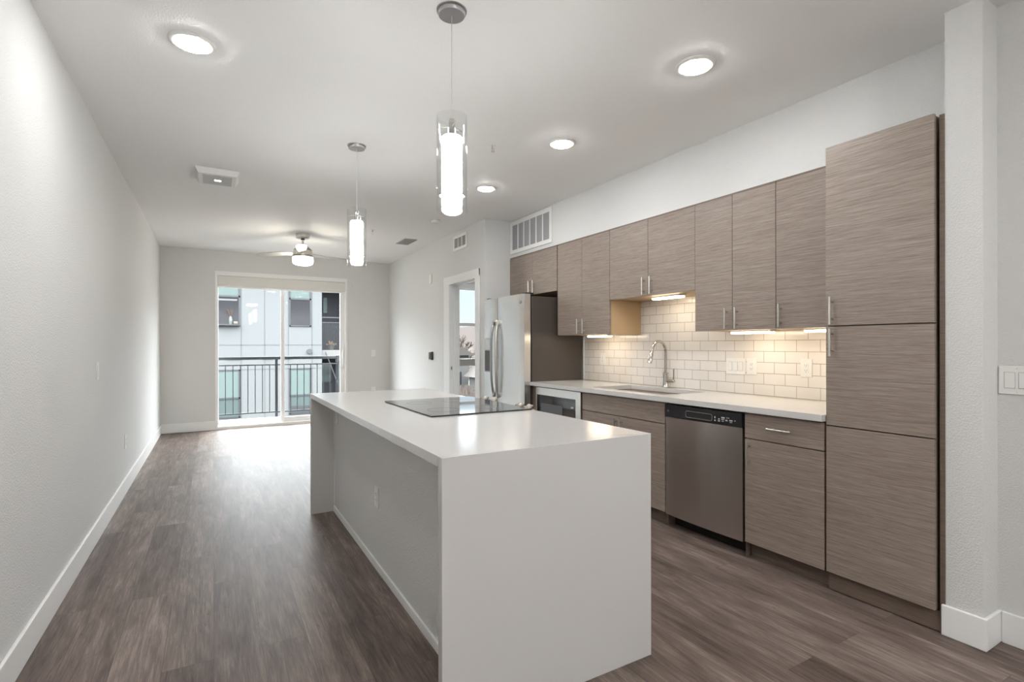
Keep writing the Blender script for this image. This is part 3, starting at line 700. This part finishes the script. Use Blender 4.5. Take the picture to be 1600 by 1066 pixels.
obj('panel', bx(KX, KX+0.10, IY0+TH+0.001, IY1-TH-0.001, 0, IT-TH-0.001), wall_m, t)
obj('baseboard', bx(KX-0.010, KX, IY0+TH+0.001, IY1-TH-0.001, 0, 0.045, 0.002), trim_m, t)
obj('corner_trim', bx(KX-0.006, KX, IY1-TH-0.012, IY1-TH-0.001, 0.045, IT-TH-0.001), trim_m, t)
for (y0, y1, lb) in ((IY0+TH+0.002, RG0-0.004, 'taupe drawer cabinet in the island, nearer the camera than the range'), (RG1+0.004, IY1-TH-0.002, 'taupe drawer cabinet in the island, beyond the range')):
    c = thing('island_cabinet', (1.2, (y0+y1)/2, 0), lb, 'cabinet')
    obj('carcass', bx(KX+0.102, 1.515, y0, y1, 0.0975, IT-TH-0.001), toe_m, c)
    obj('toe_kick', bx(1.45, 1.465, y0, y1, 0, 0.0965), toe_m, c)
    for (z0, z1) in ((0.098, 0.40), (0.403, 0.70), (0.703, 0.872)):
        d = obj('drawer', bx(1.517, 1.536, y0+0.002, y1-0.002, z0, z1, 0.0012, 1), lam, c)
        b = BM(); ym = (y0+y1)/2; cyl(b, (1.568, ym-0.07, (z0+z1)/2), 0.0058, 0.14, 10, 'Y')
        for q in (-0.045, 0.045): cyl(b, (1.536, ym+q, (z0+z1)/2), 0.0045, 0.032, 8, 'X')
        obj('handle', b, nickel, d, True)

# slide-in range
t = thing('electric_range', (1.25, (RG0+RG1)/2, 0), 'slide-in electric range with black glass cooktop and four front knobs in the island', 'range')
obj('body', bx(0.96, 1.53, RG0+0.002, RG1-0.002, 0.03, 0.912), black_pl, t)
ct = obj('cooktop', bx(0.957, 1.560, RG0-0.004, RG1+0.004, 0.9155, 0.9225, 0.002), black_gl, t)
b = BM()
for (x, y, r) in ((1.11, 2.68, .09), (1.11, 3.08, .075), (1.38, 2.68, .075), (1.38, 3.08, .105)):
    lathe(b, [(r-0.0012, 0), (r+0.0012, 0), (r+0.0012, 0.0003), (r-0.0012, 0.0003), (r-0.0012, 0)], (x, y, 0.9225), 40)
obj('burner_ring', b, mat('burner_grey', (0.06, 0.06, 0.062), 0.2), ct)
b = BM(); prism(b, [(1.5605, 0.921), (1.575, 0.919), (1.612, 0.865), (1.607, 0.80), (1.532, 0.80), (1.532, 0.912), (1.5605, 0.912)], RG0-0.003, RG1+0.003); obj('control_panel', b, steel, t)
knob_m = mat('knob_dark_nickel', (0.33, 0.30, 0.27), 0.42, 0.9)
nrm = Vector((0.054, 0, 0.037)).normalized()
rotk = Vector((0, 0, 1)).rotation_difference(nrm).to_matrix().to_4x4()
for y in (2.585, 2.685, 3.03, 3.15):
    c = Vector((1.588, y, 0.901))
    b = BM(); lathe(b, [(0, 0), (0.026, 0), (0.026, 0.006), (0.021, 0.010), (0.019, 0.034), (0.016, 0.038), (0, 0.038)], c, 24, 'Z', rotk)
    tt = BM(); box(tt, -0.005, 0.005, -0.024, 0.024, 0.012, 0.046, 0.003); merge(b, tt, Matrix.Translation(c) @ rotk)
    obj('knob', b, knob_m, t, True)
od = obj('oven_door', bx(1.532, 1.575, RG0, RG1, 0.20, 0.79, 0.004), steel, t)
obj('oven_window', bx(1.574, 1.578, RG0+0.1, RG1-0.1, 0.32, 0.62, 0.002), black_gl, od)
b = BM(); cyl(b, (1.62, RG0+0.05, 0.73), 0.011, RG1-RG0-0.1, 12, 'Y')
for y in (RG0+0.09, RG1-0.09): cyl(b, (1.573, y, 0.73), 0.009, 0.047, 10, 'X')
obj('oven_handle', b, nickel, od, True)
obj('bottom_drawer', bx(1.532, 1.572, RG0, RG1, 0.04, 0.195, 0.004), steel, t)

# ------------------------------------------------------------------ outlets and switches
def plate(name, label, cat, face, c, w, h_, kind, gangs=1, m=None, group=None):
    """face: '+X' plate faces +X, '-X' faces -X, '-Y' faces -Y ; c: centre on the wall surface"""
    m = m or white_pl
    t = thing(name, c, label, cat, group)
    ax = Vector((0, 1, 0)) if face in ('+X', '-X') else Vector((1, 0, 0))
    nn = {'+X': Vector((1, 0, 0)), '-X': Vector((-1, 0, 0)), '-Y': Vector((0, -1, 0))}[face]
    mtx = Matrix((ax, nn, Vector((0, 0, 1)))).transposed().to_4x4(); mtx.translation = Vector(c)
    def add(nm, shapes, mm, par):
        b = BM()
        for s in shapes: box(b, *s)
        b.transform(mtx)
        bmesh.ops.recalc_face_normals(b, faces=b.faces)
        return obj(nm, b, mm, par)
    add('plate', [(-w/2, w/2, 0, 0.006, -h_/2, h_/2, 0.002)], m, t)
    for g in range(gangs):
        u = (g-(gangs-1)/2)*0.046
        if kind == 'switch':
            r = add('rocker', [(u-0.0165, u+0.0165, 0.006, 0.0085, -0.033, 0.033, 0.0008)], m, t)
            add('rocker_edge', [(u-0.0180, u+0.0180, 0.0055, 0.0066, -0.0345, 0.0345)], mat('plate_shadow_gap', (0.35, 0.35, 0.34), 0.6), r)
        else:
            r = add('receptacle', [(u-0.0165, u+0.0165, 0.006, 0.0085, -0.033, 0.033, 0.0008)], m, t)
            sh = []
            for z in (-0.017, 0.017): sh += [(u-0.008, u-0.006, 0.008, 0.0089, z-0.001, z+0.008), (u+0.006, u+0.008, 0.008, 0.0089, z-0.001, z+0.007), (u-0.0022, u+0.0022, 0.008, 0.0089, z-0.009, z-0.005)]
            add('slots', sh, slot_m, r)
    add('screws', [(-0.002, 0.002, 0.006, 0.0068, h_/2-0.012, h_/2-0.008), (-0.002, 0.002, 0.006, 0.0068, -h_/2+0.008, -h_/2+0.012)], nickel, t)
    return t
plate('light_switch', 'single white light switch on the left wall', 'switch', '+X', (-0.67, 4.355, 1.115), 0.072, 0.118, 'switch')
plate('wall_outlet', 'low white outlet on the left wall beyond the switch', 'outlet', '+X', (-0.67, 5.60, 0.445), 0.072, 0.118, 'outlet')
plate('wall_outlet', 'low white outlet on the left wall next to the far corner', 'outlet', '+X', (-0.67, 9.0, 0.435), 0.072, 0.118, 'outlet')
plate('light_switch', 'double white light switch beside the column at the right edge', 'switch', '-X', (2.946, 0.825, 1.128), 0.118, 0.120, 'switch', 2)
plate('light_switch', 'white switch plate on the far wall right of the sliding door', 'switch', '-Y', (2.43, YF, 1.148), 0.072, 0.116, 'switch')
plate('wall_outlet', 'low white outlet on the far wall just above the island worktop', 'outlet', '-Y', (2.43, YF, 0.50), 0.072, 0.116, 'outlet')
plate('wall_outlet', 'white outlet in the middle of the island half wall', 'outlet', '-X', (KX, 2.955, 0.412), 0.072, 0.116, 'outlet')
plate('wall_outlet', 'white outlet high at the far end of the island half wall', 'outlet', '-X', (KX, 4.06, 0.742), 0.072, 0.116, 'outlet')
plate('wall_outlet', 'white outlet on the backsplash between sink and refrigerator', 'outlet', '-X', (3.420, 4.075, 1.138), 0.072, 0.118, 'outlet')
plate('light_switch', 'triple rocker switch plate on the backsplash', 'switch', '-X', (3.420, 2.537, 1.120), 0.165, 0.120, 'switch', 3)
plate('wall_outlet', 'white outlet on the backsplash directly beside the triple switch', 'outlet', '-X', (3.420, 2.403, 1.122), 0.078, 0.122, 'outlet')
plate('wall_outlet', 'white outlet on the backsplash nearest the pantry', 'outlet', '-X', (3.420, 2.0, 1.125), 0.078, 0.122, 'outlet')

# thermostat, wall sensors
t = thing('thermostat', (2.716, 7.02, 1.075), 'white thermostat with a black face on the wall left of the bedroom door', 'thermostat')
obj('base', bx(2.690, 2.716, 6.975, 7.095, 1.078, 1.190, 0.004), white_pl, t)
obj('screen', bx(2.684, 2.6898, 6.968, 7.06, 1.082, 1.187, 0.003), black_gl, t)
obj('side_cover', bx(2.686, 2.716, 6.945, 6.967, 1.075, 1.192, 0.003), black_pl, t)
tag(obj('motion_sensor', bx(2.694, 2.716, 6.98, 7.05, 2.17, 2.30, 0.006), white_pl), 'small white sensor high on the wall left of the bedroom door', 'sensor')
b = BM(); cyl(b, (2.095, YF-0.02, 2.33), 0.035, 0.02, 20, 'Y'); tag(obj('wall_sensor', b, wall_m), 'small round painted sensor on the far wall right of the shade', 'sensor')

# ------------------------------------------------------------------ vents
def wall_vent(label, X, y0, y1, z0, z1, n_, fw):
    t = thing('air_vent', (X, (y0+y1)/2, z0), label, 'vent')
    b = BM()
    box(b, X-0.012, X, y0, y0+fw, z0, z1, 0.003); box(b, X-0.012, X, y1-fw, y1, z0, z1, 0.003); box(b, X-0.012, X, y0+fw, y1-fw, z0, z0+fw, 0.003); box(b, X-0.012, X, y0+fw, y1-fw, z1-fw, z1, 0.003)
    obj('frame', b, white_pl, t)
    obj('filter', bx(X-0.004, X-0.001, y0+fw*0.8, y1-fw*0.8, z0+fw*0.8, z1-fw*0.8), grey_in, t)
    w = (y1-y0-2*fw)/n_
    for i in range(1, n_): obj('divider', bx(X-0.010, X-0.002, y0+fw+w*i-0.008, y0+fw+w*i+0.008, z0+fw, z1-fw), white_pl, t)
    b = BM(); k = int((z1-z0-2*fw)/0.014)
    for i in range(k):
        z = z0+fw+0.014*i+0.007; box(b, X-0.009, X-0.004, y0+fw, y1-fw, z-0.0012, z+0.0012)
    obj('louvers', b, mat('louver_grey', (0.5, 0.5, 0.51), 0.6), t)
wall_vent('large white return air grille above the refrigerator cabinet', 3.055, 4.445, 5.310, 2.352, 2.728, 6, 0.045)
wall_vent('small white air vent above the bedroom door', 2.716, 5.80, 6.21, 2.50, 2.69, 3, 0.035)
t = thing('ceiling_register', (2.35, 7.03, H), 'small grey louvred air register in the ceiling above the thermostat wall', 'vent')
b = BM(); box(b, 2.26, 2.44, 6.83, 7.23, H-0.008, H, 0.002); obj('plate', b, mat('register_grey', (0.38, 0.38, 0.385), 0.5), t)
b = BM()
for i in range(9): box(b, 2.275+0.018*i, 2.281+0.018*i, 6.85, 7.21, H-0.012, H-0.0082)
obj('louvers', b, mat('register_louver', (0.28, 0.28, 0.285), 0.5), t)

t = thing('ceiling_fan_vent', (0.03, 5.1, H), 'white rectangular ceiling vent box with a grey inset panel and small light', 'vent')
def frustum(x0, x1, y0, y1, z0, x2, x3, y2, y3, z1):
    t_ = bmesh.new(); a = [t_.verts.new(p) for p in ((x0, y0, z0), (x1, y0, z0), (x1, y1, z0), (x0, y1, z0))]; c = [t_.verts.new(p) for p in ((x2, y2, z1), (x3, y2, z1), (x3, y3, z1), (x2, y3, z1))]
    t_.faces.new(a); t_.faces.new(c[::-1])
    for i in range(4): t_.faces.new((a[i], c[i], c[(i+1) % 4], a[(i+1) % 4]))
    bmesh.ops.recalc_face_normals(t_, faces=t_.faces); return t_
obj('cover', frustum(-0.13, 0.195, 4.90, 5.28, H, -0.105, 0.17, 4.925, 5.255, H-0.045), white_pl, t)
obj('inset_panel', bx(-0.075, 0.14, 4.955, 5.225, H-0.048, H-0.0452), mat('inset_grey', (0.55, 0.55, 0.54), 0.6), t)
obj('indicator_light', bx(0.01, 0.06, 5.07, 5.10, H-0.052, H-0.0485, 0.001), emis('indicator', (1, 1, 0.95), 1.6), t)

t = thing('smoke_detector', (2.24, 5.66, H), 'round white smoke detector on the ceiling between pendant and bedroom wall', 'smoke detector')
b = BM(); lathe(b, [(0, 0), (0.058, 0), (0.058, -0.014), (0.048, -0.03), (0.03, -0.038), (0, -0.038)], (2.24, 5.66, H), 28); obj('body', b, white_pl, t, True)
b = BM(); lathe(b, [(0.0585, -0.006), (0.0595, -0.006), (0.0595, -0.010), (0.0585, -0.010)], (2.24, 5.66, H), 28); obj('seam', b, grey_in, t)
def sprinkler(x, y, label):
    t = thing('fire_sprinkler', (x, y, H), label, 'sprinkler', 'ceiling fire sprinklers')
    b = BM(); lathe(b, [(0, 0), (0.034, 0), (0.03, -0.005), (0.012, -0.006), (0, -0.006)], (x, y, H), 24); obj('escutcheon', b, white_pl, t, True)
    b = BM(); cyl(b, (x, y, H-0.03), 0.008, 0.025, 12); box(b, x-0.010, x-0.007, y-0.002, y+0.002, H-0.05, H-0.03); box(b, x+0.007, x+0.010, y-0.002, y+0.002, H-0.05, H-0.03); cyl(b, (x, y, H-0.053), 0.014, 0.003, 16); obj('head', b, nickel, t)
sprinkler(1.763, 3.327, 'fire sprinkler head on the ceiling near the first pendant and downlight')
sprinkler(1.739, 6.521, 'fire sprinkler head on the ceiling beside the ceiling fan')

# ------------------------------------------------------------------ recessed downlights
dl_e = emis('downlight_lens', (1.0, 0.995, 0.985), L_DOWN)
DG = 'round recessed ceiling downlights'
def downlight(x, y, label):
    t = thing('downlight', (x, y, H), label, 'light', DG)
    b = BM(); lathe(b, [(0.100, 0), (0.100, -0.004), (0.094, -0.009), (0.078, -0.011), (0.072, -0.008), (0.072, 0), (0.100, 0)], (x, y, H), 40); obj('trim_ring', b, white_pl, t, True)
    b = BM(); lathe(b, [(0.0715, -0.006), (0.070, -0.014), (0.055, -0.018), (0.028, -0.0195), (0, -0.020)], (x, y, H), 40); obj('lens', b, dl_e, t, True)
    return t
d0 = downlight(-0.085, 2.925, 'round downlight alone on the left side of the ceiling')
dup(d0, (2.184, 1.860, H), 'largest downlight, over the aisle near the pantry')
dup(d0, (2.184, 3.055, H), 'downlight over the aisle in front of the sink, right of the near pendant')
dup(d0, (2.194, 4.275, H), 'farthest downlight, over the aisle in front of the refrigerator')
dup(d0, (0.1, -0.6, H), 'added fill downlight, unseen behind the camera on the left')  # this and the next two: unseen lamps added behind the camera for fill
dup(d0, (2.1, -0.6, H), 'added fill downlight, unseen behind the camera on the right')
dup(d0, (1.1, -2.2, H), 'added fill downlight, unseen near the back wall behind the camera')
dup(d0, (4.8, 7.3, H), 'added fill downlight, unseen in the middle of the bedroom ceiling')  # out-of-view bedroom lamp, added to fill in light

# unseen dome lamp, added on the ceiling behind the camera as fill light
t = thing('added_fill_lamp', (1.15, -1.5, H), 'added round white dome fill lamp, unseen on the ceiling behind the camera', 'light')
b = BM(); lathe(b, [(0, 0), (0.19, 0), (0.19, -0.02), (0, -0.02)], (1.15, -1.5, H), 40); obj('base', b, white_pl, t, True)
b = BM(); lathe(b, [(0.175, -0.021), (0.175, -0.05), (0.15, -0.09), (0.09, -0.12), (0, -0.13)], (1.15, -1.5, H), 40); obj('dome', b, emis('fill_dome_glow', (1.0, 0.985, 0.965), L_FILL), t, True)

# ------------------------------------------------------------------ pendants
pend_e = emis('pendant_inner_glass', (1.0, 0.995, 0.985), L_PEND)
frost = mat('cord_clear', (0.6, 0.6, 0.59), 0.3)
canopy_m = mat('canopy_satin', (0.50, 0.50, 0.51), 0.28, 1.0)
def pendant(x, y, label):
    t = thing('pendant_light', (x, y, H), label, 'pendant light', 'glass cylinder pendants over the island')
    b = BM(); lathe(b, [(0, 0), (0.066, 0), (0.066, -0.004), (0.058, -0.004), (0.058, -0.020), (0.056, -0.023), (0, -0.023)], (x, y, H), 40); obj('canopy', b, canopy_m, t, True)
    b = BM(); cyl(b, (x, y, 2.262), 0.0016, H-0.023-2.262, 8); obj('cord', b, frost, t)
    b = BM(); lathe(b, [(0, 0.012), (0.012, 0.012), (0.014, 0), (0.014, -0.03), (0.019, -0.032), (0.019, -0.068), (0, -0.068)], (x, y, 2.256), 24); 
    sk = obj('socket', b, chrome, t, True)
    b = BM()
    for k in range(3):
        a = 2*PI*k/3+0.4; tube(b, [(x+0.012*math.cos(a), y+0.012*math.sin(a), 2.235), (x+0.064*math.cos(a), y+0.064*math.sin(a), 2.235)], 0.0022, 6)
    obj('spider_arm', b, chrome, sk)
    ro, zi, zo = 0.067, 1.860, 2.280
    b = BM(); lathe(b, [(ro, 0), (ro, zo-zi), (ro-0.003, zo-zi), (ro-0.003, 0), (ro, 0)], (x, y, zi), 48); obj('outer_glass', b, lampglass, t, True)
    b = BM(); lathe(b, [(0, 0), (0.040, 0), (0.045, 0.004), (0.045, 0.296), (0.040, 0.302), (0, 0.302)], (x, y, 1.888), 40); obj('inner_shade', b, pend_e, t, True)
    b = BM(); lathe(b, [(0.0465, 0), (0.0560, 0), (0.0560, 0.005), (0.0465, 0.005), (0.0465, 0)], (x, y, 1.932), 40); obj('ring', b, mat('ring_nickel', (0.30, 0.30, 0.30), 0.4, 0.5), t, True)
    return t
pendant(0.903, 2.085, 'nearer glass cylinder pendant over the island')
pendant(0.910, 3.843, 'farther glass cylinder pendant over the island')

# ------------------------------------------------------------------ ceiling fan
fx, fy = 1.017, 7.232
t = thing('ceiling_fan', (fx, fy, H), 'brushed nickel three blade ceiling fan with a glowing round light', 'ceiling fan')
b = BM(); lathe(b, [(0, 0), (0.085, 0), (0.085, -0.05), (0.078, -0.056), (0.02, -0.062), (0, -0.062)], (fx, fy, H), 32); obj('canopy', b, nickel, t, True)
b = BM(); cyl(b, (fx, fy, 2.59), 0.013, 0.10, 14); obj('downrod', b, nickel, t, True)
b = BM(); cyl(b, (fx, fy, 2.585), 0.021, 0.022, 16); cyl(b, (fx, fy, 2.665), 0.024, 0.014, 16); obj('coupling', b, black_pl, t, True)
b = BM(); lathe(b, [(0, 0.155), (0.04, 0.153), (0.078, 0.14), (0.103, 0.11), (0.118, 0.07), (0.126, 0.02), (0.127, 0), (0, 0)], (fx, fy, 2.433), 40); mo = obj('motor_housing', b, nickel, t, True)
b = BM(); lathe(b, [(0.1265, 0.018), (0.1285, 0.018), (0.1285, 0.026), (0.1255, 0.026)], (fx, fy, 2.433), 40)
lathe(b, [(0.1075, 0.100), (0.1115, 0.096), (0.1095, 0.104), (0.1055, 0.107)], (fx, fy, 2.433), 40); obj('dark_band', b, mat('fan_band', (0.10, 0.075, 0.06), 0.5), mo)
b = BM(); lathe(b, [(0.122, 0), (0.126, -0.01), (0.126, -0.05), (0.118, -0.075), (0.09, -0.09), (0, -0.095)], (fx, fy, 2.431), 40); obj('light_bowl', b, emis('fan_light', (1.0, 0.93, 0.80), L_FAN), t, True)
for ang in (20, 140, 260):
    tt = bmesh.new(); n_ = 10; pr = []
    for k in range(n_+1):
        u = k/n_; r = 0.10+0.56*u; w = 0.052*(0.75+0.45*math.sin(u*PI*0.8)) if u < 0.97 else 0.03
        pitch = math.radians(15-6*u); z = 2.497-0.006*u
        for (s, zz) in ((-1, .003), (1, .003), (1, -.003), (-1, -.003)): pr.append((r, s*w*math.cos(pitch), z+s*w*math.sin(pitch)+zz))
    vv = [tt.verts.new(p) for p in pr]
    for k in range(n_):
        for j in range(4): tt.faces.new((vv[4*k+j], vv[4*k+(j+1) % 4], vv[4*k+4+(j+1) % 4], vv[4*k+4+j]))
    tt.faces.new(vv[:4][::-1]); tt.faces.new(vv[-4:]); bmesh.ops.recalc_face_normals(tt, faces=tt.faces)
    b = BM(); merge(b, tt, Matrix.Translation((fx, fy, 0)) @ Matrix.Rotation(math.radians(ang), 4, 'Z'))
    obj('blade', b, mat('fan_blade', (0.42, 0.40, 0.38), 0.4), t)
